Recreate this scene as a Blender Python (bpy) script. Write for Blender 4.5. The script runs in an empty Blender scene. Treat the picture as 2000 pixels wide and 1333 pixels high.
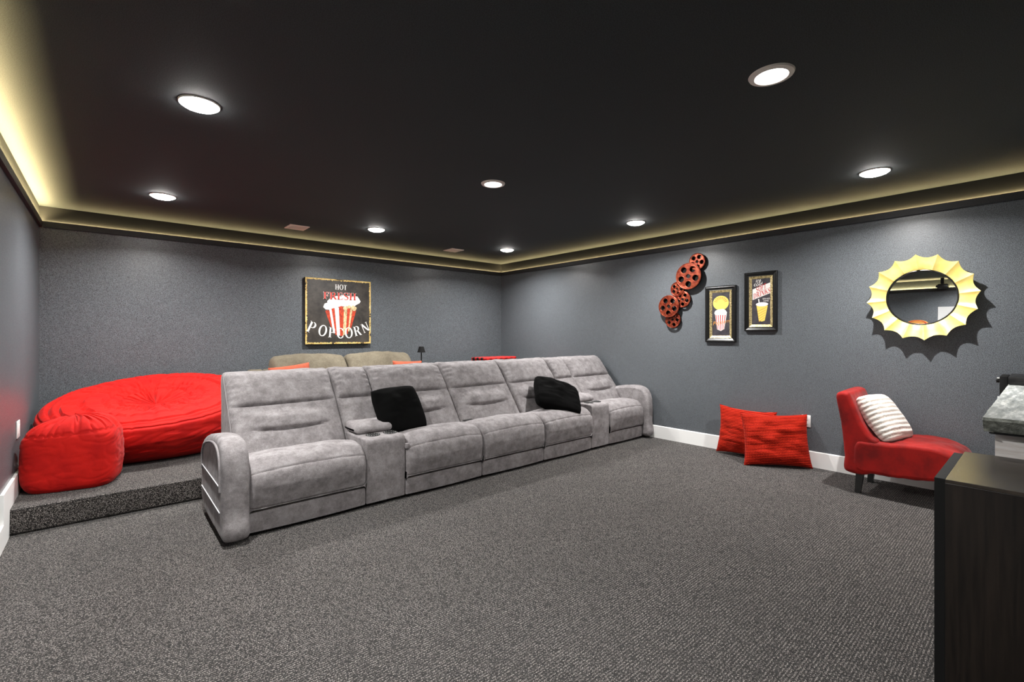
import bpy, bmesh, math, random
from mathutils import Vector, Matrix, noise

# ------------------------------------------------------------------ camera, world, exposure
scene = bpy.context.scene
C = scene.collection
PI = math.pi
random.seed(4)

XL, XR, YB, ZC, ZL = -0.474, 5.011, 6.048, 2.427, 2.287      # left wall, right wall, back wall, ceiling, cove lip
YF, YS, ZS = -2.6, 4.201, 0.162                              # front wall, step edge, platform height

cam_data = bpy.data.cameras.new('camera')
cam_data.sensor_width = 36.0
cam_data.lens = 909.2 / 2000 * 36.0
cam_data.shift_y = -(666.5 - 653.26) / 2000
cam_data.clip_start = 0.02
cam = bpy.data.objects.new('camera', cam_data)
C.objects.link(cam)
cam.location = (0, 0, 1.25)
cam.rotation_euler = (PI / 2, 0, -math.radians(40.975))
scene.camera = cam

world = bpy.data.worlds.new('room_world')
scene.world = world
world.use_nodes = True
world.node_tree.nodes['Background'].inputs[0].default_value = (0.02, 0.02, 0.022, 1)
world.node_tree.nodes['Background'].inputs[1].default_value = 0.3

scene.view_settings.view_transform = 'Standard'
scene.view_settings.look = 'None'
scene.view_settings.gamma = 1
scene.view_settings.use_curve_mapping = False
scene.view_settings.exposure = 0.0

LAMP_WATTS, DIM_WATTS = 47.0, 1.5
LAMP_BRIGHT, LAMP_DIM, LED_LEFT, LED_OTHER = 85.0, 8.0, 600.0, 115.0
WARM = (1.0, 0.77, 0.37)

# ------------------------------------------------------------------ material helpers
def srgb(r, g, b):
    f = lambda c: (c / 255 / 12.92) if c / 255 <= 0.04045 else ((c / 255 + 0.055) / 1.055) ** 2.4
    return (f(r), f(g), f(b), 1)

class Mat:
    """a Principled material with small node helpers"""
    def __init__(s, name, color, rough=0.5, metal=0.0, spec=0.5, sheen=0.0):
        s.m = bpy.data.materials.new(name); s.m.use_nodes = True
        s.t = s.m.node_tree; s.b = s.t.nodes['Principled BSDF']
        s.b.inputs['Base Color'].default_value = color
        s.b.inputs['Roughness'].default_value = rough
        s.b.inputs['Metallic'].default_value = metal
        s.b.inputs['Specular IOR Level'].default_value = spec
        if sheen:
            s.b.inputs['Sheen Weight'].default_value = sheen
            s.b.inputs['Sheen Roughness'].default_value = 0.4
        s.co = s.t.nodes.new('ShaderNodeTexCoord').outputs['Object']
        s.h = None
    def n(s, typ, **kw):
        nd = s.t.nodes.new(typ)
        for k, v in kw.items(): setattr(nd, k, v)
        return nd
    def map(s, scale=(1, 1, 1), rot=(0, 0, 0)):
        m = s.n('ShaderNodeMapping')
        m.inputs['Scale'].default_value = scale; m.inputs['Rotation'].default_value = rot
        s.t.links.new(s.co, m.inputs['Vector']); return m.outputs[0]
    def noise(s, scale, detail=2, rough=0.5, vec=None):
        nd = s.n('ShaderNodeTexNoise')
        nd.inputs['Scale'].default_value = scale; nd.inputs['Detail'].default_value = detail
        nd.inputs['Roughness'].default_value = rough
        s.t.links.new(vec or s.co, nd.inputs['Vector']); return nd.outputs['Fac']
    def vor(s, scale, vec=None, out='Distance'):
        nd = s.n('ShaderNodeTexVoronoi'); nd.inputs['Scale'].default_value = scale
        s.t.links.new(vec or s.co, nd.inputs['Vector']); return nd.outputs[out]
    def wave(s, scale, dist=0, dir='X', vec=None):
        nd = s.n('ShaderNodeTexWave', bands_direction=dir)
        nd.inputs['Scale'].default_value = scale; nd.inputs['Distortion'].default_value = dist
        s.t.links.new(vec or s.co, nd.inputs['Vector']); return nd.outputs['Fac']
    def ramp(s, fac, stops):
        r = s.n('ShaderNodeValToRGB'); e = r.color_ramp.elements
        while len(e) < len(stops): e.new(0.5)
        for k, (p, c) in enumerate(stops): e[k].position = p; e[k].color = c
        s.t.links.new(fac, r.inputs[0]); return r.outputs[0]
    def math(s, op, a, b):
        m = s.n('ShaderNodeMath', operation=op)
        for i, v in enumerate((a, b)):
            if isinstance(v, (int, float)): m.inputs[i].default_value = v
            else: s.t.links.new(v, m.inputs[i])
        return m.outputs[0]
    def mix(s, fac, a, b, blend='MIX'):
        m = s.n('ShaderNodeMix', data_type='RGBA', blend_type=blend)
        for i, v in ((0, fac), (6, a), (7, b)):
            if isinstance(v, (int, float, tuple)): m.inputs[i].default_value = v
            else: s.t.links.new(v, m.inputs[i])
        return m.outputs[2]
    def color(s, sock): s.t.links.new(sock, s.b.inputs['Base Color']); return s
    def rough(s, sock): s.t.links.new(sock, s.b.inputs['Roughness']); return s
    def bump(s, sock, strength=0.3, dist=0.002):
        b = s.n('ShaderNodeBump'); b.inputs['Strength'].default_value = strength
        b.inputs['Distance'].default_value = dist
        s.t.links.new(sock, b.inputs['Height'])
        if s.h: s.t.links.new(s.h, b.inputs['Normal'])
        s.h = b.outputs[0]; s.t.links.new(s.h, s.b.inputs['Normal']); return s

def g(v, a=1): return (v, v, v, 1)

def paint(name, col, rough, speck=0.5):
    m = Mat(name, col, rough)
    n1 = m.noise(260, 2, 0.7); n2 = m.noise(1.3, 2)
    lo = tuple(c * (1 - speck) for c in col[:3]) + (1,); hi = tuple(c * (1 + speck) for c in col[:3]) + (1,)
    c = m.ramp(n1, [(0.40, lo), (0.60, hi)])
    c = m.mix(0.25, c, m.ramp(n2, [(0.35, tuple(x * .75 for x in col[:3]) + (1,)), (0.65, col)]))
    m.color(c); m.bump(m.noise(90, 3), 0.25, 0.002); m.bump(n1, 0.2, 0.001)
    return m.m

M = {}
M['wall'] = paint('slate_wall_paint', (0.112, 0.123, 0.135, 1), 0.36, 0.8)
M['ceiling'] = paint('black_ceiling_paint', (0.026, 0.033, 0.036, 1), 0.8, 0.6)
M['trim'] = paint('dark_trim_paint', (0.022, 0.022, 0.024, 1), 0.6, 0.4)
M['frieze'] = Mat('black_frieze_paint', (0.021, 0.0215, 0.022, 1), 0.85, spec=0.15).m
m = Mat('white_gloss_paint', srgb(246, 246, 244), 0.35); m.bump(m.noise(60, 2), 0.08, 0.001); M['white'] = m.m

# looped carpet: small voronoi loops in slightly wavy rows
m = Mat('charcoal_loop_carpet', g(0.1), 0.95, spec=0.15, sheen=0.15)
vec = m.map((0.8, 1.0, 1.0))
v = m.vor(205, vec); n1 = m.noise(330, 2, 0.8); n2 = m.noise(3.0, 3)
wv = m.wave(26, 0.5, 'Y')
f = m.math('ADD', m.math('MULTIPLY', v, -0.75), m.math('MULTIPLY', n1, 1.3))
f = m.math('ADD', f, m.math('MULTIPLY', wv, 0.22))
c = m.ramp(f, [(0.22, srgb(10, 9, 9)), (0.42, srgb(48, 44, 42)), (0.60, srgb(138, 131, 127)), (0.80, srgb(234, 226, 219))])
c = m.mix(m.ramp(n2, [(0.3, g(0.0)), (0.7, g(0.22))]), c, srgb(52, 48, 46))
m.color(c); m.bump(f, 1.0, 0.006); M['carpet'] = m.m

# grey brushed suede
def suede(name, a, b_, c_, sc=9):
    m = Mat(name, g(0.3), 0.85, spec=0.15, sheen=0.06)
    n1 = m.noise(sc, 5, 0.65); n2 = m.noise(320, 2, 0.7); n3 = m.noise(60, 3, 0.6)
    f = m.math('ADD', m.math('MULTIPLY', n1, 0.75), m.math('MULTIPLY', n3, 0.25))
    c = m.ramp(f, [(0.36, a), (0.5, b_), (0.64, c_)])
    c = m.mix(0.55, c, m.ramp(n2, [(0.35, g(0.35)), (0.65, g(1.0))]), 'MULTIPLY')
    m.color(c); m.bump(n2, 0.25, 0.001); m.bump(n3, 0.15, 0.004)
    return m.m
M['suede'] = suede('grey_suede', srgb(126, 121, 122), srgb(147, 142, 143), srgb(165, 161, 162), 14)
M['beige'] = suede('taupe_fabric', srgb(96, 89, 75), srgb(112, 104, 89), srgb(126, 118, 102), 4)
M['piping'] = Mat('pale_stitching', srgb(205, 205, 208), 0.8).m
M['darkgap'] = Mat('dark_seam', g(0.01), 0.9).m

def cloth(name, col, dark, rough=0.8, sheen=0.04, fine=300):
    m = Mat(name, col, rough, spec=0.25, sheen=sheen)
    n1 = m.noise(6, 4, 0.6); n2 = m.noise(fine, 2, 0.7)
    c = m.ramp(n1, [(0.35, dark), (0.6, col)])
    c = m.mix(0.35, c, m.ramp(n2, [(0.35, g(0.45)), (0.65, g(1.0))]), 'MULTIPLY')
    m.color(c); m.bump(n2, 0.25, 0.0015)
    return m
M['redbag'] = cloth('red_microsuede', srgb(206, 22, 13), srgb(182, 11, 7)).m
M['redchair'] = cloth('red_velvet', srgb(156, 15, 8), srgb(112, 6, 4), 0.7, 0.12).m
m = Mat('red_waffle_corduroy', srgb(206, 44, 14), 0.85, spec=0.15, sheen=0.05)
w1 = m.wave(21, 0.3, 'Z'); w2 = m.wave(24, 0.3, 'X')
f = m.math('MULTIPLY', w1, m.math('ADD', m.math('MULTIPLY', w2, 0.45), 0.55))
m.color(m.ramp(f, [(0.05, srgb(110, 4, 1)), (0.6, srgb(190, 32, 12)), (0.95, srgb(214, 64, 28))])); m.bump(f, 0.6, 0.004)
M['redpillow'] = m.m
m = Mat('white_ribbed_chenille', srgb(226, 218, 208), 0.9, sheen=0.3)
w1 = m.wave(9, 1.2, 'Z'); n1 = m.noise(90, 3)
f = m.math('ADD', m.math('MULTIPLY', w1, 0.6), m.math('MULTIPLY', n1, 0.5))
m.color(m.ramp(f, [(0.1, srgb(166, 142, 126)), (0.55, srgb(236, 230, 222))])); m.bump(f, 0.9, 0.008)
M['cream'] = m.m
M['blackfab'] = cloth('black_plush', g(0.0035), g(0.002), 0.95, 0.0, 150).m
M['blackfab'].node_tree.nodes['Principled BSDF'].inputs['Specular IOR Level'].default_value = 0.06
M['salmon'] = cloth('salmon_fabric', srgb(178, 88, 62), srgb(152, 70, 48)).m
m = Mat('red_black_plaid', srgb(180, 20, 20), 0.85)
wa = m.ramp(m.wave(3.2, 0, 'X'), [(0.45, g(0)), (0.55, g(1))]); wb = m.ramp(m.wave(3.2, 0, 'Y'), [(0.45, g(0)), (0.55, g(1))])
m.color(m.mix(m.mix(0.5, wa, wb), srgb(14, 8, 8), srgb(222, 24, 20))); M['plaid'] = m.m
M['blackplastic'] = Mat('black_plastic', g(0.006), 0.4).m
M['blackmatte'] = Mat('black_matte', g(0.006), 0.75, spec=0.2).m
M['espresso'] = Mat('espresso_wood', g(0.02), 0.4).m
m = Mat('black_brown_laminate', g(0.02), 0.33)
n1 = m.noise(5, 4, 0.6, m.map((14, 14, 0.8)))
m.color(m.ramp(n1, [(0.3, srgb(14, 11, 9)), (0.7, srgb(36, 29, 24))])); m.bump(n1, 0.1, 0.001); M['cabinet'] = m.m
m = Mat('cabinet_top_laminate', g(0.02), 0.27)
n1 = m.noise(7, 4, 0.6, m.map((16, 0.8, 1)))
m.color(m.ramp(n1, [(0.3, srgb(30, 26, 22)), (0.7, srgb(66, 58, 50))])); m.bump(n1, 0.12, 0.001); M['cabtop'] = m.m
m = Mat('honed_grey_stone', g(0.4), 0.45)
n1 = m.noise(4, 6, 0.7, m.map((1.0, 7, 1), (0, 0, 0.25))); n2 = m.noise(180, 3, 0.7)
c = m.ramp(n1, [(0.3, srgb(104, 110, 110)), (0.48, srgb(166, 171, 169)), (0.62, srgb(226, 228, 224))])
c = m.mix(0.4, c, m.ramp(n2, [(0.35, g(0.35)), (0.65, g(1))]), 'MULTIPLY')
m.color(c); m.bump(n2, 0.2, 0.002); M['stone'] = m.m
m = Mat('chiselled_stone_edge', g(0.3), 0.7)
n1 = m.noise(28, 5, 0.75)
m.color(m.ramp(n1, [(0.3, srgb(66, 70, 66)), (0.5, srgb(134, 138, 130)), (0.7, srgb(196, 198, 190))])); m.bump(n1, 0.8, 0.01); M['chisel'] = m.m
m = Mat('whitewashed_board', g(0.7), 0.5)
n1 = m.noise(6, 5, 0.7, m.map((1, 1, 12)))
m.color(m.ramp(n1, [(0.3, srgb(206, 196, 188)), (0.6, srgb(236, 232, 230))])); m.bump(n1, 0.15, 0.002); M['whitewash'] = m.m
m = Mat('hammered_copper_red', srgb(150, 50, 30), 0.35, metal=0.6)
n1 = m.vor(120); n2 = m.noise(30, 3)
m.color(m.ramp(n2, [(0.35, srgb(108, 32, 18)), (0.65, srgb(150, 72, 46))])); m.bump(n1, 0.35, 0.002); M['copper'] = m.m
M['reeldark'] = Mat('dark_lacquer', g(0.012), 0.12).m
m = Mat('pale_gold_leaf', srgb(246, 226, 140), 0.42, metal=0.25)
n1 = m.noise(12, 3); m.color(m.ramp(n1, [(0.35, srgb(236, 210, 116)), (0.65, srgb(246, 226, 146))])); M['gold'] = m.m
M['mirror'] = Mat('mirror_glass', (0.86, 0.88, 0.9, 1), 0.01, metal=1.0).m
M['blackframe'] = Mat('black_frame_lacquer', g(0.006), 0.3).m
m = Mat('aged_gold_fillet', srgb(196, 176, 118), 0.38, metal=0.5)
n1 = m.noise(70, 3, 0.7); m.color(m.ramp(n1, [(0.35, srgb(116, 96, 60)), (0.6, srgb(222, 204, 150))])); M['fillet'] = m.m
m = Mat('chalkboard_print', g(0.03), 0.6)
n1 = m.noise(14, 5, 0.7); m.color(m.ramp(n1, [(0.35, srgb(30, 27, 34)), (0.65, srgb(62, 56, 62))])); M['board'] = m.m
m = Mat('distressed_black_tin', g(0.03), 0.5)
n1 = m.noise(5, 6, 0.7); m.color(m.ramp(n1, [(0.35, srgb(28, 25, 22)), (0.65, srgb(72, 66, 60))])); M['tin'] = m.m
m = Mat('worn_yellow_border', g(0.5), 0.6)
n1 = m.noise(16, 5, 0.75); m.color(m.ramp(n1, [(0.40, srgb(48, 40, 28)), (0.46, srgb(214, 178, 96)), (0.7, srgb(240, 214, 150))])); M['border'] = m.m
def flat(name, c, r=0.6): return Mat(name, c, r).m
M['pwhite'] = flat('print_white', srgb(236, 232, 228)); M['pred'] = flat('print_red', srgb(196, 40, 24))
m = Mat('print_worn_red', g(0.5), 0.6); n1 = m.noise(30, 4, 0.7)
m.color(m.ramp(n1, [(0.35, srgb(120, 34, 16)), (0.6, srgb(206, 66, 30))])); M['pwornred'] = m.m
m = Mat('print_worn_cream', g(0.5), 0.6); n1 = m.noise(40, 4, 0.7)
m.color(m.ramp(n1, [(0.35, srgb(150, 128, 92)), (0.6, srgb(226, 206, 160))])); M['pcream'] = m.m
M['pyellow'] = flat('print_yellow', srgb(236, 204, 96)); M['porange'] = flat('print_orange', srgb(206, 140, 60))
M['plastic'] = flat('white_plastic', srgb(238, 238, 236), 0.35)
M['lamptrim'] = flat('lamp_trim_white', srgb(245, 238, 230), 0.4)
m = Mat('vent_metal', srgb(246, 222, 214), 0.5); M['vent'] = m.m

def emis(name, col, strength):
    m = bpy.data.materials.new(name); m.use_nodes = True
    t = m.node_tree; t.nodes.clear()
    e = t.nodes.new('ShaderNodeEmission'); e.inputs[0].default_value = tuple(col) + (1,); e.inputs[1].default_value = strength
    o = t.nodes.new('ShaderNodeOutputMaterial'); t.links.new(e.outputs[0], o.inputs[0]); return m
M['lamp_bright'] = emis('lamp_lens_bright', (1.0, 0.965, 0.92), LAMP_BRIGHT)
M['lamp_dim'] = emis('lamp_lens_dim', (1.0, 0.965, 0.93), LAMP_DIM)
M['led_left'] = emis('led_tape_left', WARM, LED_LEFT)
M['led'] = emis('led_tape', WARM, LED_OTHER)

# ------------------------------------------------------------------ object helpers
def tag(o, label=None, cat=None, group=None, kind=None):
    if label: o['label'] = label
    if cat: o['category'] = cat
    if group: o['group'] = group
    if kind: o['kind'] = kind
    return o

def thing(name, label, cat, loc=(0, 0, 0), rot=(0, 0, 0), group=None):
    o = bpy.data.objects.new(name, None); o.empty_display_size = 0.1
    C.objects.link(o); o.location = loc; o.rotation_euler = rot
    return tag(o, label, cat, group)

def obj(name, data, mat, parent=None, world=False, smooth=True, local_parent=None):
    """data = bmesh | (verts, faces); world=True: vertices are world coordinates"""
    me = bpy.data.meshes.new(name)
    if isinstance(data, bmesh.types.BMesh):
        data.to_mesh(me); data.free()
    else:
        me.from_pydata([tuple(v) for v in data[0]], [], data[1])
    if smooth:
        for p in me.polygons: p.use_smooth = True
        try: me.set_sharp_from_angle(angle=math.radians(40))
        except Exception: pass
    for mt in (mat if isinstance(mat, (list, tuple)) else [mat]): me.materials.append(mt)
    o = bpy.data.objects.new(name, me); C.objects.link(o)
    if parent:
        o.parent = parent
        if world:
            root = parent
            while root.parent: root = root.parent
            mw = Matrix.LocRotScale(root.location, root.rotation_euler, None)
            me.transform(mw.inverted())
    me.update()
    return o

def dup(root, loc, rot=None, label=None, group=None):
    r = root.copy(); C.objects.link(r); r.location = loc
    if rot: r.rotation_euler = rot
    if label: r['label'] = label
    if group: r['group'] = group
    for ch in list(root.children):
        c = ch.copy(); C.objects.link(c); c.parent = r
        for q in list(ch.children):
            d = q.copy(); C.objects.link(d); d.parent = c
    return r

def struct(name, data, mat, parent=None, smooth=False):
    o = obj(name, data, mat, parent, smooth=smooth)
    if not parent: o['kind'] = 'structure'
    return o

def box(x0, x1, y0, y1, z0, z1, bev=0.0, seg=2, bm=None):
    b = bmesh.new()
    r = bmesh.ops.create_cube(b, size=1)
    bmesh.ops.scale(b, vec=(x1 - x0, y1 - y0, z1 - z0), verts=b.verts)
    bmesh.ops.translate(b, vec=((x0 + x1) / 2, (y0 + y1) / 2, (z0 + z1) / 2), verts=b.verts)
    if bev: bmesh.ops.bevel(b, geom=b.edges[:], offset=bev, segments=seg, profile=0.5, affect='EDGES')
    if bm is None: return b
    me = bpy.data.meshes.new('t'); b.to_mesh(me); b.free(); bm.from_mesh(me); bpy.data.meshes.remove(me)
    return bm

def prism(poly, n0, n1, axis):
    """poly of 2D points extruded along axis between n0 and n1; axis 0: (y,z), 1: (x,z), 2: (x,y)"""
    def P(a, b, n): return ((n, a, b), (a, n, b), (a, b, n))[axis]
    b = bmesh.new()
    lo = [b.verts.new(P(a, c, n0)) for a, c in poly]; hi = [b.verts.new(P(a, c, n1)) for a, c in poly]
    b.faces.new(lo); b.faces.new(hi)
    k = len(poly)
    for i in range(k): b.faces.new((lo[i], lo[(i + 1) % k], hi[(i + 1) % k], hi[i]))
    bmesh.ops.recalc_face_normals(b, faces=b.faces)
    return b

def cyl(p0, p1, r0, r1=None, seg=24, bm=None, cap=True):
    r1 = r0 if r1 is None else r1
    p0, p1 = Vector(p0), Vector(p1); d = p1 - p0
    b = bm or bmesh.new()
    q = d.to_track_quat('Z', 'Y').to_matrix()
    A, B = [], []
    for i in range(seg):
        a = 2 * PI * i / seg; w = Vector((math.cos(a), math.sin(a), 0))
        A.append(b.verts.new(p0 + q @ (w * r0))); B.append(b.verts.new(p1 + q @ (w * r1)))
    for i in range(seg): b.faces.new((A[i], A[(i + 1) % seg], B[(i + 1) % seg], B[i]))
    if cap: b.faces.new(A[::-1]); b.faces.new(B)
    return b

def lathe(profile, seg=40, bm=None, plan=None, close=True):
    """profile [(r, z)] around Z"""
    b = bm or bmesh.new(); rings = []
    for r, z in profile:
        if r < 1e-6: rings.append([b.verts.new((0, 0, z))])
        else: rings.append([b.verts.new((r * math.cos(2 * PI * i / seg), r * math.sin(2 * PI * i / seg), z)) for i in range(seg)])
    for A, B in zip(rings, rings[1:]):
        for i in range(seg):
            j = (i + 1) % seg
            if len(A) == 1 and len(B) == 1: continue
            if len(A) == 1: b.faces.new((A[0], B[i], B[j]))
            elif len(B) == 1: b.faces.new((A[i], A[j], B[0]))
            else: b.faces.new((A[i], A[j], B[j], B[i]))
    bmesh.ops.recalc_face_normals(b, faces=b.faces)
    return b

def tube(pts, r, seg=8, bm=None):
    b = bm or bmesh.new(); pts = [Vector(p) for p in pts]; rings = []
    for i, p in enumerate(pts):
        d = (pts[min(i + 1, len(pts) - 1)] - pts[max(i - 1, 0)]).normalized()
        q = d.to_track_quat('Z', 'Y').to_matrix()
        rings.append([b.verts.new(p + q @ Vector((math.cos(2 * PI * k / seg) * r, math.sin(2 * PI * k / seg) * r, 0))) for k in range(seg)])
    for A, B in zip(rings, rings[1:]):
        for k in range(seg): b.faces.new((A[k], A[(k + 1) % seg], B[(k + 1) % seg], B[k]))
    b.faces.new(rings[0][::-1]); b.faces.new(rings[-1])
    return b

def catmull(P, n, closed=True):
    out = []; k = len(P)
    for i in range(k if closed else k - 1):
        g_ = lambda j: P[j % k] if closed else P[max(0, min(k - 1, j))]
        a, b_, c_, d = g_(i - 1), g_(i), g_(i + 1), g_(i + 2)
        for s in range(n):
            t = s / n
            out.append(tuple(0.5 * ((2 * b_[q]) + (-a[q] + c_[q]) * t + (2 * a[q] - 5 * b_[q] + 4 * c_[q] - d[q]) * t * t + (-a[q] + 3 * b_[q] - 3 * c_[q] + d[q]) * t ** 3) for q in range(2)))
    if not closed: out.append(P[-1])
    return out

def resample(P, step):
    """closed polyline resampled to even spacing"""
    n = len(P); L = [0]
    for i in range(n): L.append(L[-1] + math.dist(P[i], P[(i + 1) % n]))
    k = max(8, int(L[-1] / step)); out = []; j = 0
    for i in range(k):
        s = L[-1] * i / k
        while L[j + 1] < s: j += 1
        t = (s - L[j]) / max(1e-9, L[j + 1] - L[j]); a, b_ = P[j], P[(j + 1) % n]
        out.append((a[0] + (b_[0] - a[0]) * t, a[1] + (b_[1] - a[1]) * t))
    return out

def loft(prof, x0, x1, r=0.03, nx=24, disp=None, axis=0, wr=0.0, seed=0):
    """closed (y,z) profile lofted along x with rounded ends; disp(u, y, z) -> outward push"""
    n = len(prof)
    area = sum(prof[i][0] * prof[(i + 1) % n][1] - prof[(i + 1) % n][0] * prof[i][1] for i in range(n))
    sg = 1 if area > 0 else -1
    N = []
    for i in range(n):
        a, b_ = prof[i - 1], prof[(i + 1) % n]
        dx, dy = b_[0] - a[0], b_[1] - a[1]; l = math.hypot(dx, dy) or 1
        N.append((sg * dy / l, -sg * dx / l))
    xs = []
    for k in range(6): xs.append((r * (1 - math.cos(k / 6 * PI / 2)), r * (1 - math.sin(k / 6 * PI / 2))))
    body = [(r + (x1 - x0 - 2 * r) * k / nx, 0.0) for k in range(nx + 1)]
    cols = xs + body + [(x1 - x0 - s, i) for s, i in xs[::-1]]
    bm = bmesh.new(); rows = []
    for s, inset in cols:
        x = x0 + s; u = 2 * s / (x1 - x0) - 1; row = []
        for (a, b_), (na, nb) in zip(prof, N):
            d = -inset
            if disp: d += disp(u, a, b_) * (1 - inset / r if r else 1)
            if wr: d += wr * noise.noise(Vector((x * 7 + seed, a * 7, b_ * 7))) + wr * .4 * noise.noise(Vector((x * 23 + seed, a * 23, b_ * 23)))
            row.append(bm.verts.new((x, a + na * d, b_ + nb * d)))
        rows.append(row)
    for A, B in zip(rows, rows[1:]):
        for i in range(n): bm.faces.new((A[i], A[(i + 1) % n], B[(i + 1) % n], B[i]))
    for row, flip in ((rows[0], True), (rows[-1], False)):
        cap = bm.faces.new(row[::-1] if flip else row)
        bmesh.ops.inset_region(bm, faces=[cap], thickness=min(.012, r * .5 + .002), depth=0)
    bmesh.ops.recalc_face_normals(bm, faces=bm.faces)
    return bm

def cushion(w, h, t, n=36, pinch=0.05, wr=0.012, seed=0, edge=0.35, sag=0.0, rnd=0.0):
    """square pillow standing in the XZ plane, centred, bottom at z=0"""
    bm = bmesh.new(); side = []
    for sgn in (1, -1):
        G = []
        for i in range(n + 1):
            row = []
            for j in range(n + 1):
                u, v = 2 * i / n - 1, 2 * j / n - 1
                if rnd: u, v = u * math.sqrt(1 - rnd * v ** 4), v * math.sqrt(1 - rnd * u ** 4)
                u, v = (u, v)
                px = u * (1 - pinch * (1 - v * v) * abs(u)); pz = v * (1 - pinch * (1 - u * u) * abs(v))
                uu, vv = 2 * i / n - 1, 2 * j / n - 1
                e = max(0, (1 - abs(uu) ** 2.6)) * max(0, (1 - abs(vv) ** 2.6))
                th = (e ** edge) * t / 2
                x, z = px * w / 2, pz * h / 2
                th += e ** 0.5 * wr * (noise.noise(Vector((x * 9 + seed, z * 9, sgn * 3 + seed))) + 0.7 * abs(noise.noise(Vector((x * 5 + seed * 2, z * 16, sgn)))))
                th *= 1 + sag * -v
                row.append((x, -sgn * th, z + h / 2))
            G.append(row)
        side.append(G)
    V = {}
    def vert(s, i, j):
        if i in (0, n) or j in (0, n): s = 0
        if (s, i, j) not in V: V[(s, i, j)] = bm.verts.new(side[s][i][j])
        return V[(s, i, j)]
    for s in (0, 1):
        for i in range(n):
            for j in range(n):
                f = [vert(s, i, j), vert(s, i + 1, j), vert(s, i + 1, j + 1), vert(s, i, j + 1)]
                bm.faces.new(f if s == 0 else f[::-1])
    bmesh.ops.recalc_face_normals(bm, faces=bm.faces)
    return bm

# ------------------------------------------------------------------ the room
struct('floor', box(XL, XR, YF, YB, -0.06, 0.0), M['carpet'])
p = box(XL + 0.002, XR - 0.002, YS, YB - 0.002, 0.001, ZS, 0.018, 4)
struct('floor_platform', p, M['carpet'], smooth=True)
struct('ceiling', box(XL - .1, XR + .1, YF - .1, YB + .1, ZC, ZC + 0.08), M['ceiling'])
struct('wall_left', box(XL - 0.1, XL, YF - .1, YB + .1, -0.06, ZC), M['wall'])
struct('wall_right', box(XR, XR + 0.1, YF - .1, YB + .1, -0.06, ZC), M['wall'])
struct('wall_back', box(XL, XR, YB, YB + 0.1, -0.06, ZC), M['wall'])
struct('wall_front', box(XL, XR, YF - 0.1, YF, -0.06, ZC), M['wall'])
# baseboards
struct('baseboard_right', prism([(0.001, 0.0), (0.001, 0.143), (0.006, 0.149), (0.015, 0.149), (0.015, 0.0)][::-1], YF, YS, 1), M['white'])
bb = bpy.data.objects['baseboard_right']
bb.data.transform(Matrix.Translation((XR - 0.0165, 0, 0)))
struct('baseboard_left', prism([(YF, 0), (YS - 0.002, 0), (YS - .002, ZS + .001), (YB - .02, ZS + .001), (YB - .02, 0.312), (3.985, 0.312), (3.985, 0.136), (YF, 0.136)], XL + 0.001, XL + 0.018, 0), M['white'])
struct('baseboard_back', box(XL + .02, XR - .02, YB - 0.017, YB - 0.001, ZS + .001, 0.312), M['white'])
struct('baseboard_front', box(XL + .02, XR - .02, YF + 0.001, YF + 0.016, 0, 0.149), M['white'])
# cove: a thin dark fascia standing off the wall with LED tape in the gap behind it
def cove(name, side):
    d, th, z0 = 0.024, 0.007, ZL - 0.055
    if side == 'left': a = box(XL + d - th, XL + d, YF + d - th, YB - d + th, z0, ZL); b = box(XL + .001, XL + d - th, YF, YB, z0 + .004, z0 + .02); l = box(XL + .003, XL + .0145, YF + d, YB - d, ZL - .011, ZL - .007)
    if side == 'right': a = box(XR - d, XR - d + th, YF + d - th, YB - d + th, z0, ZL); b = box(XR - d + th, XR - .001, YF, YB, z0 + .004, z0 + .02); l = box(XR - .0145, XR - .003, YF + d, YB - d, ZL - .006, ZL - .002)
    if side == 'back': a = box(XL + d, XR - d, YB - d, YB - d + th, z0, ZL); b = box(XL + d, XR - d, YB - d + th, YB - .001, z0 + .004, z0 + .02); l = box(XL + d, XR - d, YB - .0145, YB - .003, ZL - .006, ZL - .002)
    if side == 'front': a = box(XL + d, XR - d, YF + d - th, YF + d, z0, ZL); b = box(XL + d, XR - d, YF + .001, YF + d - th, z0 + .004, z0 + .02); l = box(XL + d, XR - d, YF + .003, YF + .0145, ZL - .006, ZL - .002)
    me = bpy.data.meshes.new('t'); b.to_mesh(me); b.free(); a.from_mesh(me)
    o = struct(name, a, M['trim'])
    k = {'left': (XL + .0005, XL + .0025, YF, YB), 'right': (XR - .0025, XR - .0005, YF, YB), 'back': (XL, XR, YB - .0025, YB - .0005), 'front': (XL, XR, YF + .0005, YF + .0025)}[side]
    obj('frieze_board', box(k[0], k[1], k[2], k[3], ZL - .03, ZC - .001), M['ceiling'] if side == 'left' else M['frieze'], o, smooth=False)
    obj('led_strip', l, M['led_left'] if side == 'left' else M['led'], o, smooth=False)
cove('trim_1', 'left'); cove('trim_2', 'back'); cove('trim_3', 'right'); cove('trim_4', 'front')

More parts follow.
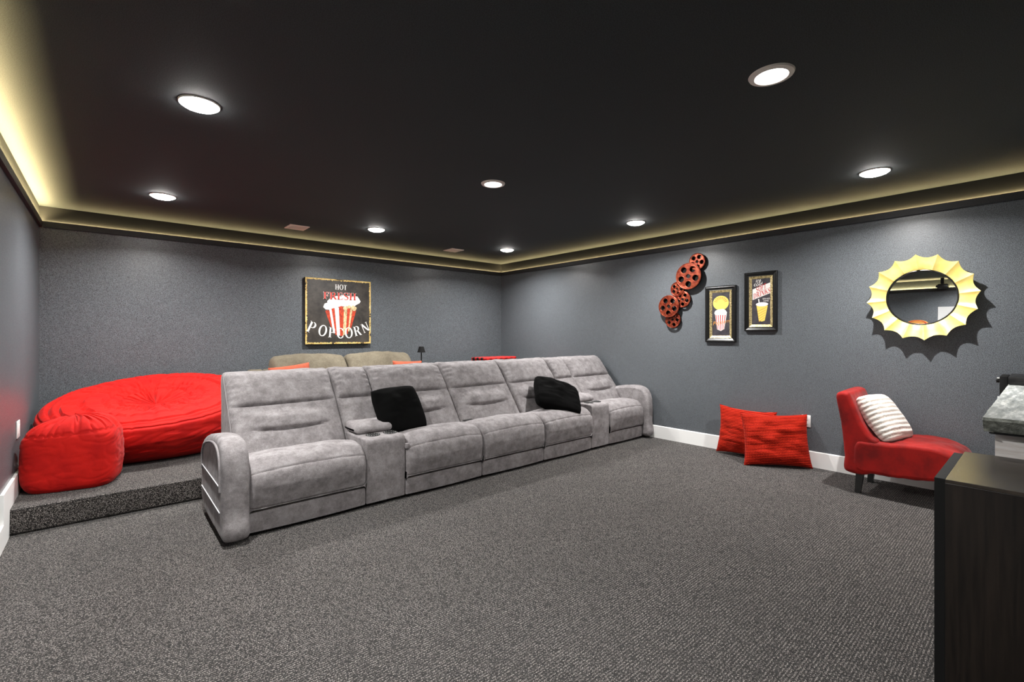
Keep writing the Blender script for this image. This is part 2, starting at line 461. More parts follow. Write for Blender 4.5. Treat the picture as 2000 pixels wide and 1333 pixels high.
# ------------------------------------------------------------------ ceiling lamps and vents
def downlight(bright, label, loc, R=0.092):
    t = thing('recessed_ceiling_light', label, 'ceiling light', loc, (0, 0, 0), 'round lights recessed in the black ceiling')
    obj('trim_ring', lathe([(R * .70, -.004), (R * .74, -.010), (R * .96, -.006), (R, 0.001), (R * .72, 0.001), (R * .70, -.004)], 48), M['lamptrim'], t)
    if bright: prof = [(0, -.028), (R * .30, -.027), (R * .60, -.023), (R * .80, -.016), (R * .93, -.007), (R * .95, -.0065), (R * .6, -.006), (0, -.006)]
    else: prof = [(0, -.004), (R * .70, -.003), (R * .70, -.001), (0, -.001)]
    la = bpy.data.lights.new('bulb', 'AREA'); la.shape = 'DISK'; la.size = .05; la.spread = math.radians(152); la.energy = LAMP_WATTS if bright else DIM_WATTS
    la.color = (1.0, 0.98, 0.955)
    lo = bpy.data.objects.new('bulb', la); C.objects.link(lo); lo.parent = t; lo.location = (0, 0, -.030)
    obj('lens', lathe(prof, 40), M['lamp_bright'] if bright else M['lamp_dim'], t)
    return t
lx, ly = (0.354, 2.271, 4.19), (0.822, 2.84, 4.93)
L1 = downlight(True, 'bright round ceiling light nearest the camera on the left side', (lx[0], ly[1], ZC - .001))
dup(L1, (lx[0], ly[2], ZC - .001), label='bright round ceiling light near the back left corner above the red bean bags')
dup(L1, (lx[1], ly[2], ZC - .001), label='bright round ceiling light between the two ceiling vents')
dup(L1, (lx[2], ly[2], ZC - .001), label='bright round ceiling light closest to the far corner of the room')
dup(L1, (lx[2], ly[1], ZC - .001), label='bright round ceiling light in front of the red film reel wall art')
dup(L1, (lx[2], ly[0], ZC - .001), label='bright round ceiling light in front of the gold sunburst mirror')
L2 = downlight(False, 'large dim ceiling light with its grey trim ring showing, at upper right', (lx[1], ly[0], ZC - .001), 0.094)
dup(L2, (lx[1], ly[1], ZC - .001), label='small dim ceiling light with its trim ring showing, in the middle of the ceiling')
# lights behind the camera, in the same grid
for q in ((lx[0], ly[0]),):
    dup(L1, (q[0], q[1], ZC - .001), label='bright round ceiling light just outside the frame, directly above the camera')

def vent(label, loc, rz):
    t = thing('ceiling_vent', label, 'vent', loc, (0, 0, rz), 'ceiling air vents')
    b = box(-.10, .10, -.11, -.088, -.008, 0); box(-.10, .10, .088, .11, -.008, 0, bm=b); box(-.10, -.08, -.09, .09, -.008, 0, bm=b); box(.08, .10, -.09, .09, -.008, 0, bm=b)
    obj('frame', b, M['vent'], t, smooth=False)
    b = bmesh.new()
    for k in range(7):
        y = -.078 + k * .026
        box(-.08, .08, y - .007, y + .007, -.007, -.003, bm=b)
    obj('louvre', b, M['vent'], t, smooth=False)
    obj('backing', box(-.08, .08, -.088, .088, -.0025, -.0005), M['blackmatte'], t, smooth=False)
    return t
V1 = vent('square air vent in the black ceiling, nearer the left side above the popcorn sign', (1.568, 5.403, ZC - .001), 0)
dup(V1, (3.645, 5.44, ZC - .001), label='square air vent in the black ceiling, nearer the far room corner')

# ------------------------------------------------------------------ theatre sofa
XB = [0.500, 0.645, 1.397, 1.708, 2.442, 3.190, 3.910, 4.212, 4.860, 4.985]      # arm|seat|console|seat|seat|seat|console|seat|arm
XK = [0.640, 1.395, 1.712, 2.462, 3.200, 3.935, 4.236, 4.955]                    # backrest boundaries
sofa = thing('reclining_theater_sofa', 'long grey suede reclining theater sofa with five seats and two cup holder consoles', 'sofa', (2.74, 3.6, 0))

ARM = [(3.135, .03), (3.125, .20), (3.125, .40), (3.135, .50), (3.165, .565), (3.22, .605), (3.30, .622), (3.42, .622), (3.58, .60), (3.74, .565), (3.86, .52), (3.93, .44), (3.945, .30), (3.94, .14), (3.90, .08), (3.74, .03), (3.45, .03)]
def arm(x0, x1, outer):
    P = resample(catmull(ARM, 6), 0.02)
    P = [(a, max(b_, .03)) for a, b_ in P]
    def d(u, a, b_):
        s = u if outer < 0 else -u                      # +1 on the seat side
        top = max(0, min(1, (b_ - .42) / .2))
        return -0.02 * top * max(0, s) ** 2
    o = obj('armrest', loft(P, x0, x1, 0.035, 10, d, wr=0.006, seed=x0), M['suede'], sofa, world=True)
    xo = x0 if outer < 0 else x1
    b = bmesh.new()
    for z in (.345, .195):
        tube([(xo - .003 * (1 if outer < 0 else -1), y, z) for y in (3.20, 3.5, 3.88)], 0.003, 6, b)
    obj('side_seam', b, M['piping'], o, world=True)
    # raised outer wrap around the side panel
    inset = [(a + (3.52 - a) * .16, b_ + (.32 - b_) * .16) for a, b_ in P if b_ > .3]
    b = tube([(xo + .004 * outer, a, z) for a, z in inset], 0.007, 8)
    obj('side_welt', b, M['suede'], o, world=True)
arm(XB[0], XB[1], -1); arm(XB[8], XB[9], 1)

def seat(x0, x1, seed):
    # front board, then the big rolled cushion above it
    def d(u, a, b_): return 0.006 * (1 - u * u)
    fb = resample([(3.205, .03), (3.200, .09), (3.206, .150), (3.225, .166), (3.60, .168), (3.60, .03)], .02)
    obj('front_board', loft(fb, x0 + .002, x1 - .002, 0.012, 12, d, seed=seed), M['suede'], sofa, world=True)
    P = [(3.215, .172), (3.192, .176), (3.180, .195), (3.172, .28), (3.176, .36), (3.196, .40), (3.235, .437), (3.30, .458), (3.40, .460), (3.50, .445), (3.60, .42), (3.75, .40), (3.82, .36), (3.82, .20), (3.60, .172)]
    P = resample(catmull(P, 8), .006)
    def d2(u, a, b_):
        r = 0.014 * (1 - u ** 4) * max(0, min(1, (b_ - .2) / .1))
        if a < 3.35: r -= 0.008 * math.exp(-((b_ - (.400 - .012 * u * u)) / .0042) ** 2)
        r += .010 * (1 - u * u) * max(0, (b_ - .43) / .04)
        return r
    obj('seat_cushion', loft(P, x0 + .003, x1 - .003, 0.035, 30, d2, wr=.007, seed=seed), M['suede'], sofa, world=True)
for k, (a, b_) in enumerate([(1, 2), (3, 4), (4, 5), (5, 6), (7, 8)]): seat(XB[a], XB[b_], k * 3.7)

# front line of a backrest, bottom to top (y, z)
def back_front(v): return (3.50 + 0.36 * v + 0.06 * v * v, 0.37 + 0.56 * v)
def backrest(x0, x1, seed, narrow=False):
    F = [back_front(k / 60) for k in range(61)]
    top = catmull([(3.93, .935), (3.955, .958), (4.00, .968), (4.06, .960), (4.095, .925), (4.10, .85)], 5, False)
    rest = [(4.09, .60), (4.08, .35), (4.05, .22), (3.95, .20), (3.70, .22), (3.55, .30)]
    P = resample(F + top + rest, .009)
    def d(u, a, b_):
        v = (b_ - .37) / .56
        fy = 3.50 + .36 * v + .06 * v * v
        if v < -0.02 or v > 1.2 or a > fy + .12: return 0
        wgt = 1.0
        sy = 0.655
        ue = 1 - u ** 6
        if v >= sy:
            t = (v - sy) / (1.05 - sy); r = 0.036 * max(0, 1 - abs(2 * t - 1) ** 4)
        else:
            t = max(0, v / sy); r = 0.026 * max(0, 1 - abs(2 * t - 1) ** 8)
            if not narrow:
                g0 = .335 + .05 * u * u
                amp = max(0, 1 - (abs(u) / .78) ** 4)
                r -= 0.036 * amp * math.exp(-((v - g0) / .017) ** 2)
                r += 0.020 * amp * math.exp(-((v - g0 - .10) / .085) ** 2) + .012 * amp * math.exp(-((v - g0 + .12) / .09) ** 2)
        r -= 0.022 * math.exp(-((v - sy) / .013) ** 2)
        # puckers along the side seams of the headrest
        if v > sy: r += .006 * math.sin(v * 95 + seed * 5) * max(0, (abs(u) - (.72 if not narrow else .55)) / .28) ** 1.0
        return r * ue
    o = obj('backrest', loft(P, x0 + .002, x1 - .002, 0.030, 40 if not narrow else 20, d, wr=.007, seed=seed), M['suede'], sofa, world=True)
    return o
for k in range(7):
    o = backrest(XK[k], XK[k + 1], k * 2.3 + 1, narrow=k in (1, 5))
# pale stitching down the outer side of the first backrest
bk = [o for o in sofa.children if o.name.startswith('backrest')][0]
side = [(XK[0] + .004, back_front(k / 20)[0] + .055, back_front(k / 20)[1]) for k in range(2, 21)]
obj('side_stitching', tube(side, .0032, 6), M['piping'], bk, world=True)

def console(x0, x1, seed):
    body = resample([(3.205, .03), (3.195, .25), (3.20, .47), (3.21, .484), (3.225, .49), (3.90, .49), (3.92, .48), (3.92, .03)], .02)
    o = obj('console', loft(body, x0 + .002, x1 - .002, 0.010, 12, seed=seed), M['suede'], sofa, world=True)
    lid = resample(catmull([(3.425, .494), (3.405, .515), (3.42, .545), (3.50, .566), (3.64, .570), (3.77, .560), (3.81, .54), (3.81, .50), (3.78, .492), (3.60, .492)], 5), .015)
    obj('console_lid', loft(lid, x0 + .006, x1 + .004, .035, 16, wr=.004, seed=seed), M['suede'], sofa, world=True)
    for cx in (x0 + .112, x1 - .060):
        ring = lathe([(.034, -.055), (.043, -.004), (.045, .002), (.051, .0045), (.0535, .002), (.052, -.001), (.046, -.012), (.037, -.058), (.034, -.055)], 32)
        bmesh.ops.translate(ring, vec=(cx, 3.335, .491), verts=ring.verts)
        c_ = obj('cup_holder', ring, M['blackplastic'], sofa, world=True)
        disk = lathe([(0, .0), (.046, .0), (.046, .0028), (.0, .0028)], 32)
        bmesh.ops.translate(disk, vec=(cx, 3.335, .4908), verts=disk.verts)
        cc = obj('cup_well', disk, M['blackmatte'], c_, world=True)
        bead = bmesh.new()
        for q in range(14):
            a = 2 * PI * q / 14
            s_ = bmesh.ops.create_icosphere(bead, subdivisions=1, radius=.0017)['verts']
            bmesh.ops.translate(bead, vec=(cx + .042 * math.cos(a), 3.335 + .042 * math.sin(a), .4945), verts=s_)
        obj('cup_grip', bead, M['plastic'], c_, world=True)
console(XB[2], XB[3], 1); console(XB[6], XB[7], 5)
obj('tilt_button', box(XB[4] + .02, XB[4] + .12, 3.50, 3.53, .455, .462, .002), M['blackplastic'], sofa, world=True)
obj('recline_pull', lathe([(0, -.02), (.016, -.018), (.02, 0), (.016, .018), (0, .02)], 16), M['suede'], sofa)
rp = [o for o in sofa.children if o.name.startswith('recline_pull')][0]
rp.data.transform(Matrix.Translation((XB[3] + .012 - 2.74, 3.20 - 3.6, .40)))
# feet under the frame
for x in (0.57, 1.55, 2.44, 3.19, 4.06, 4.91):
    for y in (3.26, 3.84):
        obj('foot', box(x - .025, x + .025, y - .025, y + .025, 0.0, .035, .004), M['blackplastic'], sofa, world=True)

# black throw pillows on the sofa
def pillow(name, label, loc, rot, w, h, t, mat, seed, pinch=.05, wr=.012, edge=.35, cat='pillow', group=None, n=40, rnd=0.0):
    bm = cushion(w, h, t, n, pinch, wr, seed, edge, 0.0, rnd)
    o = obj(name, bm, mat); o.location = loc
    rx, ry, rz = rot
    o.rotation_euler = (Matrix.Rotation(rz, 3, 'Z') @ Matrix.Rotation(rx, 3, 'X') @ Matrix.Rotation(ry, 3, 'Y')).to_euler()
    return tag(o, label, cat, group)
R_ = math.radians
pillow('throw_pillow', 'square black plush pillow leaning upright against the second seat back from the left', (1.845, 3.43, .452), (R_(-33), R_(-2), R_(3)), .42, .41, .12, M['blackfab'], 3, .0, .012, .3, rnd=.12)
pillow('throw_pillow', 'tilted black plush pillow propped in the fourth seat beside the right console', (3.50, 3.285, .462), (R_(-46), R_(24), R_(-6)), .53, .42, .17, M['blackfab'], 8, .02, .03, .3, rnd=.16)

# ------------------------------------------------------------------ bean bags
def seamring(fn, r, m_, parent):
    o = obj('seam', tube([fn(2 * PI * k / 90) for k in range(91)], r, 6), m_, parent); return o

def big_bag():
    cx, cy, ax, ay = 0.335, 5.365, 0.785, 0.615
    prof = catmull([(0.0, .86), (.10, .885), (.30, .975), (.55, 1.03), (.80, 1.045), (.93, 1.0), (.985, .92), (1.0, .80), (.995, .60), (.96, .38), (.89, .18), (.78, .05), (.66, .005)], 12, False)
    seg = 300; bm = bmesh.new(); rings = []
    t = thing('bean_bag', 'huge round red bean bag with a wrinkled puckered top in the left corner', 'bean bag', (cx, cy, ZS))
    for s, hfrac in prof + [(.4, .002), (0, .002)]:
        ring = []
        for k in range(seg if s > 1e-6 else 1):
            th = 2 * PI * k / seg; c_, s_ = math.cos(th), math.sin(th)
            plane = .50 + .155 * s_ * min(1, s * 1.1) + .055 * c_ * s + .01
            h = hfrac * plane
            front = max(0, -s_)
            # bottom tucks in more at the front
            sx, sy = s * ax, s * ay * (1 - .22 * front * max(0, 1 - hfrac * 1.7))
            # outward fold pattern
            top = hfrac > .80
            fold = 0
            if top and s > .02:
                rr = math.exp(-(s / .55) ** 2)
                v1 = min(1, abs(noise.noise(Vector((c_ * 3.2 + .3, s_ * 3.2, s * 1.6)))) * 4.5) - .8
                v2 = min(1, abs(noise.noise(Vector((c_ * 7.5, s_ * 7.5 + 4, s * 2.0 + 2)))) * 4.5) - .8
                v3 = noise.noise(Vector((sx * 6, sy * 6, 3)))
                fold = .040 * rr * v1 * min(1, s * 5) + .022 * math.exp(-(s / .8) ** 2) * v2 * min(1, s * 5) + .016 * v3
                fold += .036 * (min(1, abs(noise.noise(Vector((sx * 3.0, sy * 10, 9)))) * 5) - .8) * min(1, s * 3)
                h += fold
            else:
                w = noise.noise(Vector((c_ * 2.0, s_ * 2.0, h * 26 + c_ * 3))) * .016 + (min(1, abs(noise.noise(Vector((c_ * 3 + 2, s_ * 3, h * 15 - c_ * 4)))) * 5) - .8) * .014
                sx *= 1 + w; sy *= 1 + w
            # top seam groove
            gsm = math.exp(-((hfrac - .93) / .02) ** 2) if s > .9 else 0
            sx *= 1 - .014 * gsm; sy *= 1 - .014 * gsm
            ring.append(bm.verts.new((max(sx * c_, XL + .012 - cx), min(sy * s_, YB - .03 - cy), max(0.002, h))))
        rings.append(ring)
    for A, B in zip(rings, rings[1:]):
        for i in range(seg):
            j = (i + 1) % seg
            if len(A) == 1: bm.faces.new((A[0], B[i], B[j]))
            elif len(B) == 1: bm.faces.new((A[i], A[j], B[0]))
            else: bm.faces.new((A[i], A[j], B[j], B[i]))
    bmesh.ops.recalc_face_normals(bm, faces=bm.faces)
    obj('cover', bm, M['redbag'], t)
    return t
big_bag()

def small_bag():
    cx, cy = -0.180, 4.635
    rot = R_(-12)
    prof = catmull([(0.0, 1.0), (.25, .995), (.50, .975), (.72, .92), (.88, .83), (.965, .73), (1.0, .60), (1.01, .40), (1.0, .22), (.95, .08), (.86, .01)], 10, False)
    t = thing('bean_bag_ottoman', 'small boxy red bean bag ottoman on the carpeted step edge', 'ottoman', (cx, cy, ZS))
    seg = 200; bm = bmesh.new(); rings = []; H = .50
    for s, hf in prof + [(.4, .002), (0, .002)]:
        ring = []
        for k in range(seg if s > 1e-6 else 1):
            th = 2 * PI * k / seg; c_, s_ = math.cos(th), math.sin(th)
            e = 4.2
            rr = (abs(c_) ** e + abs(s_) ** e) ** (-1 / e)
            rr = 1 + (rr - 1) * min(1, s * 1.3) * .9
            x, y = s * rr * c_ * .262, s * rr * s_ * .218
            h = hf * H * (1 + .03 * c_)
            w = 0
            if hf > .78:
                rad = min(1, abs(noise.noise(Vector((c_ * 6, s_ * 6, s * .8)))) * 4.5) - .8
                h += .020 * rad * min(1, s * 2) + .008 * noise.noise(Vector((x * 12, y * 12, 1)))
            else:
                w = .014 * noise.noise(Vector((c_ * 2.5, s_ * 2.5, h * 14))) + .012 * (min(1, 5 * abs(noise.noise(Vector((c_ * 3, s_ * 3, h * 22))))) - .8)
            gsm = math.exp(-((hf - .79) / .02) ** 2)
            x *= 1 + w - .02 * gsm; y *= 1 + w - .02 * gsm
            X = x * math.cos(rot) - y * math.sin(rot); Y = x * math.sin(rot) + y * math.cos(rot)
            ring.append(bm.verts.new((max(X, XL + .022 - cx), Y, max(.002, h))))
        rings.append(ring)
    for A, B in zip(rings, rings[1:]):
        for i in range(seg):
            j = (i + 1) % seg
            if len(A) == 1: bm.faces.new((A[0], B[i], B[j]))
            elif len(B) == 1: bm.faces.new((A[i], A[j], B[0]))
            else: bm.faces.new((A[i], A[j], B[j], B[i]))
    bmesh.ops.recalc_face_normals(bm, faces=bm.faces)
    obj('cover', bm, M['redbag'], t)
small_bag()

# ------------------------------------------------------------------ beige loveseat, lamp and chest on the platform
ls = thing('loveseat', 'taupe fabric loveseat on the platform behind the grey theater sofa', 'sofa', (2.2, 5.45, ZS))
def lv(x0, x1, seed, name='back_cushion'):
    P = resample(catmull([(5.36, .55), (5.34, .72), (5.38, .88), (5.46, .975), (5.55, 1.0), (5.64, .97), (5.70, .80), (5.70, .56), (5.55, .50)], 6), .02)
    def d(u, a, b_): return .03 * (1 - u * u) * max(0, (b_ - .9) / .1)
    o = obj(name, loft(P, x0, x1, .06, 24, d, wr=.014, seed=seed), M['beige'], ls, world=True)
    top = [(x0 + .03 + (x1 - x0 - .06) * k / 20, 5.47 + .004 * math.sin(k), .985 + .022 * (1 - (k / 10 - 1) ** 2)) for k in range(21)]
    return o
lv(1.335, 2.135, 3); lv(2.145, 2.985, 9)
obj('seat_base', box(1.30, 3.02, 4.92, 5.74, ZS + .06, .42, .03, 3), M['beige'], ls, world=True)
obj('back_frame', box(1.30, 3.02, 5.62, 5.80, ZS + .06, .86, .03, 3), M['beige'], ls, world=True)
for a, b_ in ((1.325, 2.155), (2.165, 2.995)): obj('seat_cushion', box(a, b_, 4.90, 5.40, .42, .58, .05, 4), M['beige'], ls, world=True)
for a, b_ in ((1.13, 1.31), (3.01, 3.19)):
    P = resample(catmull([(4.90, ZS + .06), (4.88, .5), (4.93, .68), (5.1, .74), (5.45, .80), (5.62, .86), (5.75, .84), (5.78, .6), (5.78, ZS + .06)], 5), .02)
    P = [(a2, max(b2, ZS + .06)) for a2, b2 in P]
    obj('armrest', loft(P, a, b_, .05, 8, wr=.006), M['beige'], ls, world=True)
for x in (1.25, 3.07):
    for y in (4.98, 5.70): obj('foot', box(x - .03, x + .03, y - .03, y + .03, ZS, ZS + .065), M['espresso'], ls, world=True)
pillow('throw_pillow', 'salmon pillow peeking up at the left end of the taupe loveseat', (1.50, 5.24, .585), (R_(-12), R_(-6), R_(2)), .42, .345, .12, M['salmon'], 12)
pillow('throw_pillow', 'salmon pillow peeking up at the right end of the taupe loveseat', (2.84, 5.24, .585), (R_(-10), R_(2), R_(-2)), .40, .335, .12, M['salmon'], 15)

st = thing('side_table', 'small black side table behind the sofa carrying the little lamp', 'table', (3.40, 5.66, ZS))
obj('tabletop', lathe([(0, .52), (.16, .52), (.165, .53), (.16, .54), (0, .54)], 32), M['blackmatte'], st)
obj('pedestal', lathe([(0, .0), (.13, .0), (.13, .015), (.02, .03), (.018, .51), (.05, .52), (0, .52)], 24), M['blackmatte'], st)
tl = thing('table_lamp', 'tiny black table lamp with a cone shade beside the taupe loveseat', 'lamp', (3.285, 5.70, ZS + .541))
obj('stem', lathe([(0, 0), (.05, 0), (.05, .01), (.009, .016), (.008, .31), (0, .31)], 20), M['blackmatte'], tl)
obj('lamp_shade', lathe([(.033, .375), (.056, .295), (.054, .295), (.031, .375), (.033, .375)], 32), M['blackmatte'], tl)
obj('shade_cap', lathe([(0, .366), (.033, .366), (.033, .372), (0, .372)], 32), M['blackmatte'], tl)

ch = thing('storage_chest', 'dark storage chest under the plaid blanket in the far corner', 'chest', (4.45, 5.45, ZS))
obj('body', box(-.38, .38, -.22, .22, 0, .60, .01), M['espresso'], ch)
obj('lid', box(-.39, .39, -.23, .23, .60, .635, .008), M['espresso'], ch)
b = bmesh.new()
for k, (w, d_, x) in enumerate([(.33, .17, 0), (.325, .165, .01), (.31, .16, -.005)]):
    P = []
    box(x - w, x + w, -d_, d_, k * .037, k * .037 + .036, .016, 3, bm=b)
for v_ in b.verts: v_.co.z += .010 * noise.noise(v_.co * 9)  * (1 if v_.co.z > .03 else 0)
pb = obj('plaid_blanket', b, M['plaid']); pb.location = (4.36, 5.42, ZS + .640)
tag(pb, 'folded red and black plaid blanket just showing above the sofa back in the far corner', 'blanket')

# ------------------------------------------------------------------ wall plates
def plate(label, loc, rot, w, h, switch):
    t = thing('wall_plate', label, 'wall plate', loc, rot, None)
    obj('cover_plate', box(-w / 2, w / 2, -.007, -.0005, 0, h, .003), M['plastic'], t)
    if switch: obj('rocker_switch', box(-.016, .016, -.011, -.006, h * .22, h * .78, .002), M['plastic'], t)
    else:
        for z in (h * .32, h * .68): obj('socket', box(-.017, .017, -.009, -.006, z - .014, z + .014, .002), M['plastic'], t)
    return t
plate('white switch plate on the left wall above the small red bean bag', (XL, 4.70, .530), (0, 0, PI / 2), .12, .118, True)
plate('white outlet plate on the right wall behind the red floor pillows', (XR, 1.505, .370), (0, 0, -PI / 2), .075, .113, False)

# ------------------------------------------------------------------ red floor pillows
pillow('floor_pillow', 'red waffle floor pillow in front, leaning over the other floor pillow', (4.755, 1.665, .0), (R_(-14), R_(-1), R_(-56)), .585, .50, .19, M['redpillow'], 21, .08, .028, .42, n=70)
pillow('floor_pillow', 'red waffle floor pillow at the back, against the white baseboard', (4.88, 2.03, .0), (R_(-6), R_(2), R_(-88)), .56, .50, .16, M['redpillow'], 25, .11, .028, .42, n=70)

# ------------------------------------------------------------------ slipper chair
sc = thing('slipper_chair', 'armless red velvet slipper chair standing along the right wall', 'chair', (4.68, .75, 0))
x0, x1 = 4.415, 4.925
P = [(1.055, .17), (1.062, .30), (1.073, .42), (1.095, .60), (1.118, .73), (1.112, .775), (1.075, .792), (1.035, .782), (1.02, .755), (1.0, .69), (.97, .61), (.935, .53), (.89, .465), (.84, .425), (.86, .30), (.90, .17)]
P = resample(catmull(P, 6), .014)
obj('backrest', loft(P, x0, x1, .028, 24, lambda u, a, b_: .006 * (1 - u * u), wr=.006, seed=3), M['redchair'], sc, world=True)
P = [(.99, .19), (.99, .40), (.90, .425), (.80, .425), (.68, .438), (.55, .440), (.46, .425), (.40, .395), (.372, .350), (.385, .300), (.415, .245), (.435, .205), (.60, .190), (.80, .180)]
P = resample(catmull(P, 6), .014)
obj('seat', loft(P, x0 - .006, x1 + .006, .028, 24, lambda u, a, b_: .014 * (1 - u * u) * max(0, min(1, (b_ - .25) / .15)), wr=.012, seed=6), M['redchair'], sc, world=True)
for x, y, dx, dy in ((4.475, .965, 0, .02), (4.865, .965, 0, .02), (4.475, .45, 0, -.015), (4.865, .45, 0, -.015)):
    b = bmesh.new(); A = []
    for z, s, q in ((.20, .026, 0), (0.0, .018, 1)):
        A.append([b.verts.new((x + dx * q + sx * s, y + dy * q + sy * s, z)) for sx, sy in ((-1, -1), (1, -1), (1, 1), (-1, 1))])
    b.faces.new(A[0]); b.faces.new(A[1][::-1])
    for i in range(4): b.faces.new((A[0][i], A[1][i], A[1][(i + 1) % 4], A[0][(i + 1) % 4]))
    bmesh.ops.recalc_face_normals(b, faces=b.faces)
    obj('leg', b, M['espresso'], sc, world=True, smooth=False)
pillow('throw_pillow', 'white ribbed chenille pillow leaning on the red slipper chair', (4.60, .745, .430), (R_(-34), R_(2), R_(-13)), .36, .39, .17, M['cream'], 33, .02, .012, .3, rnd=.12)

# ------------------------------------------------------------------ foreground cabinet
X0, X1, Y1, ZT = 2.135, 2.70, .228, .76
cb = thing('cabinet', 'dark wood cabinet at the right foreground with a glossy top', 'cabinet', (X0 + .28, -.3, 0))
obj('body', box(X0, X1, -.80, Y1, 0.0, ZT - .0125, .001), M['cabinet'], cb, world=True, smooth=False)
obj('tabletop', box(X0, X1, -.80, Y1, ZT - .012, ZT, .001), M['cabtop'], cb, world=True, smooth=False)
obj('side_panel', box(X0 + .02, X1 - .03, Y1 + .001, Y1 + .030, 0.0, ZT - .004, .002), M['blackmatte'], cb, world=True, smooth=False)

# ------------------------------------------------------------------ stone bar counter
bc = thing('bar_counter', 'stone topped bar counter with a rough chiselled edge and white base', 'counter', (3.9, -.2, 0))
bx0, by1, bz = 2.752, .178, .905
slab = bmesh.new(); N_ = 60
outline = []
for k in range(N_ + 1): outline.append((bx0, -.62 + (by1 + .62) * k / N_, -1, 0))
for k in range(1, N_ * 2 + 1): outline.append((bx0 + (XR - .004 - bx0) * k / (N_ * 2), by1, 0, 1))
outline += [(XR - .004, -.62, 0, 0)]
rows = []
for z, inn, jit in ((bz, .0, .002), (bz - .012, -.004, .006), (bz - .03, .008, .010), (bz - .048, .018, .010), (bz - .062, .032, .004)):
    row = []
    for x, y, nx_, ny_ in outline:
        j = noise.noise(Vector((x * 22, y * 22, z * 40))) * jit
        row.append(slab.verts.new((x - nx_ * 1 * (inn + j) * 1.0 if nx_ else x, y - ny_ * (inn + j), z)))
    rows.append(row)
n_ = len(outline)
for A, B in zip(rows, rows[1:]):
    for i in range(n_): slab.faces.new((A[i], A[(i + 1) % n_], B[(i + 1) % n_], B[i])).material_index = 1
slab.faces.new(rows[0]); slab.faces.new(rows[-1][::-1])
bmesh.ops.recalc_face_normals(slab, faces=slab.faces)
obj('countertop', slab, [M['stone'], M['chisel']], bc, world=True)
obj('base', box(bx0 + .10, XR - .004, -.56, by1 - .03, 0.0, bz - .075), M['whitewash'], bc, world=True, smooth=False)
obj('underlay', box(bx0 + .06, XR - .004, -.59, by1 - .015, bz - .075, bz - .063), M['espresso'], bc, world=True, smooth=False)

# black box behind the counter on its own pedestal
bk = thing('black_appliance', 'black boxy appliance with small knobs standing behind the stone counter', 'appliance', (4.86, .02, 0))
bk.location = (4.80, .20, 0)
obj('cabinet_body', box(4.70, 4.99, .182, .222, .0, .955, .004), M['blackmatte'], bk, world=True)
obj('control_box', box(4.62, 4.99, -.06, .178, .908, .962, .006), M['blackplastic'], bk, world=True)
obj('knob', cyl((4.76, .222, .925), (4.76, .240, .925), .018), M['blackplastic'], bk, world=True)
obj('switch', box(4.74, 4.77, .222, .236, .938, .944), M['plastic'], bk, world=True)
obj('knob', cyl((4.76, .222, .80), (4.76, .234, .80), .010), M['plastic'], bk, world=True)
obj('handle', prism([(-.05, .962), (.05, .962), (.02, 1.03), (-.05, 1.03)], 4.75, 4.80, 0), M['blackplastic'], bk, world=True)

# ------------------------------------------------------------------ sunburst mirror
mr = thing('sunburst_mirror', 'round mirror in a pale gold scalloped sunburst frame on the right wall', 'mirror', (XR - .004, .672, 1.547), (0, 0, -PI / 2))
NT = 16; per = 12; seg = NT * per
bm = bmesh.new(); cols = []
for k in range(seg):
    a = 2 * PI * k / seg + PI / 16 * .4; t = (k % per) / per; e = abs(2 * t - 1)         # e = 1 at a tip
    Ro = .317 + .029 * e ** 2.0; crest = e ** 2.6
    ring = []
    for s, fwd in ((0, .050), (.12, .058), (.5, .066), (1.0, .082)):
        r = .224 + (Ro - .224) * s
        y = -(fwd + .022 * crest * (0.5 + .5 * s))
        ring.append((r * math.cos(a), y, r * math.sin(a)))
    for s, fwd in ((1.0, .072), (.5, .050), (0, .035)):
        r = .224 + (Ro - .224) * s
        ring.append((r * math.cos(a), -(fwd + .014 * crest * s), r * math.sin(a)))
    cols.append([bm.verts.new(c_) for c_ in ring])
for k in range(seg):
    A, B = cols[k], cols[(k + 1) % seg]; q = len(A)
    for i in range(q): bm.faces.new((A[i], B[i], B[(i + 1) % q], A[(i + 1) % q]))
bmesh.ops.recalc_face_normals(bm, faces=bm.faces)
fr = obj('frame', bm, M['gold'], mr)
rim = lathe([(.222, .030), (.230, .036), (.230, .046), (.218, .050), (.212, .040), (.216, .030), (.222, .030)], 96)
rim.transform(Matrix.Rotation(PI / 2, 4, 'X'))
obj('bezel', rim, M['blackframe'], mr)
gl = lathe([(0, .036), (.219, .036), (.219, .032), (0, .032)], 96)
gl.transform(Matrix.Rotation(PI / 2, 4, 'X')); 
gl.transform(Matrix.Rotation(R_(-1.4), 4, 'X'))
obj('mirror_glass', gl, M['mirror'], mr, smooth=False)
bk_ = lathe([(0, .0), (.20, .0), (.20, .026), (0, .026)], 48); bk_.transform(Matrix.Rotation(PI / 2, 4, 'X'))
obj('backing', bk_, M['blackmatte'], mr)

# ------------------------------------------------------------------ flat art helpers (local: x right, z up, front towards -y)
def fan(pts, y, th=.0012):
    """flat polygon lying in XZ with thickness th toward -y"""
    b = bmesh.new()
    A = [b.verts.new((x, y, z)) for x, z in pts]; B = [b.verts.new((x, y - th, z)) for x, z in pts]
    b.faces.new(A); b.faces.new(B[::-1])
    for i in range(len(A)): b.faces.new((A[i], A[(i + 1) % len(A)], B[(i + 1) % len(A)], B[i]))
    bmesh.ops.recalc_face_normals(b, faces=b.faces)
    return b
def merge(bms):
    out = bmesh.new()
    for b in bms:
        me = bpy.data.meshes.new('t'); b.to_mesh(me); b.free(); out.from_mesh(me); bpy.data.meshes.remove(me)
    return out

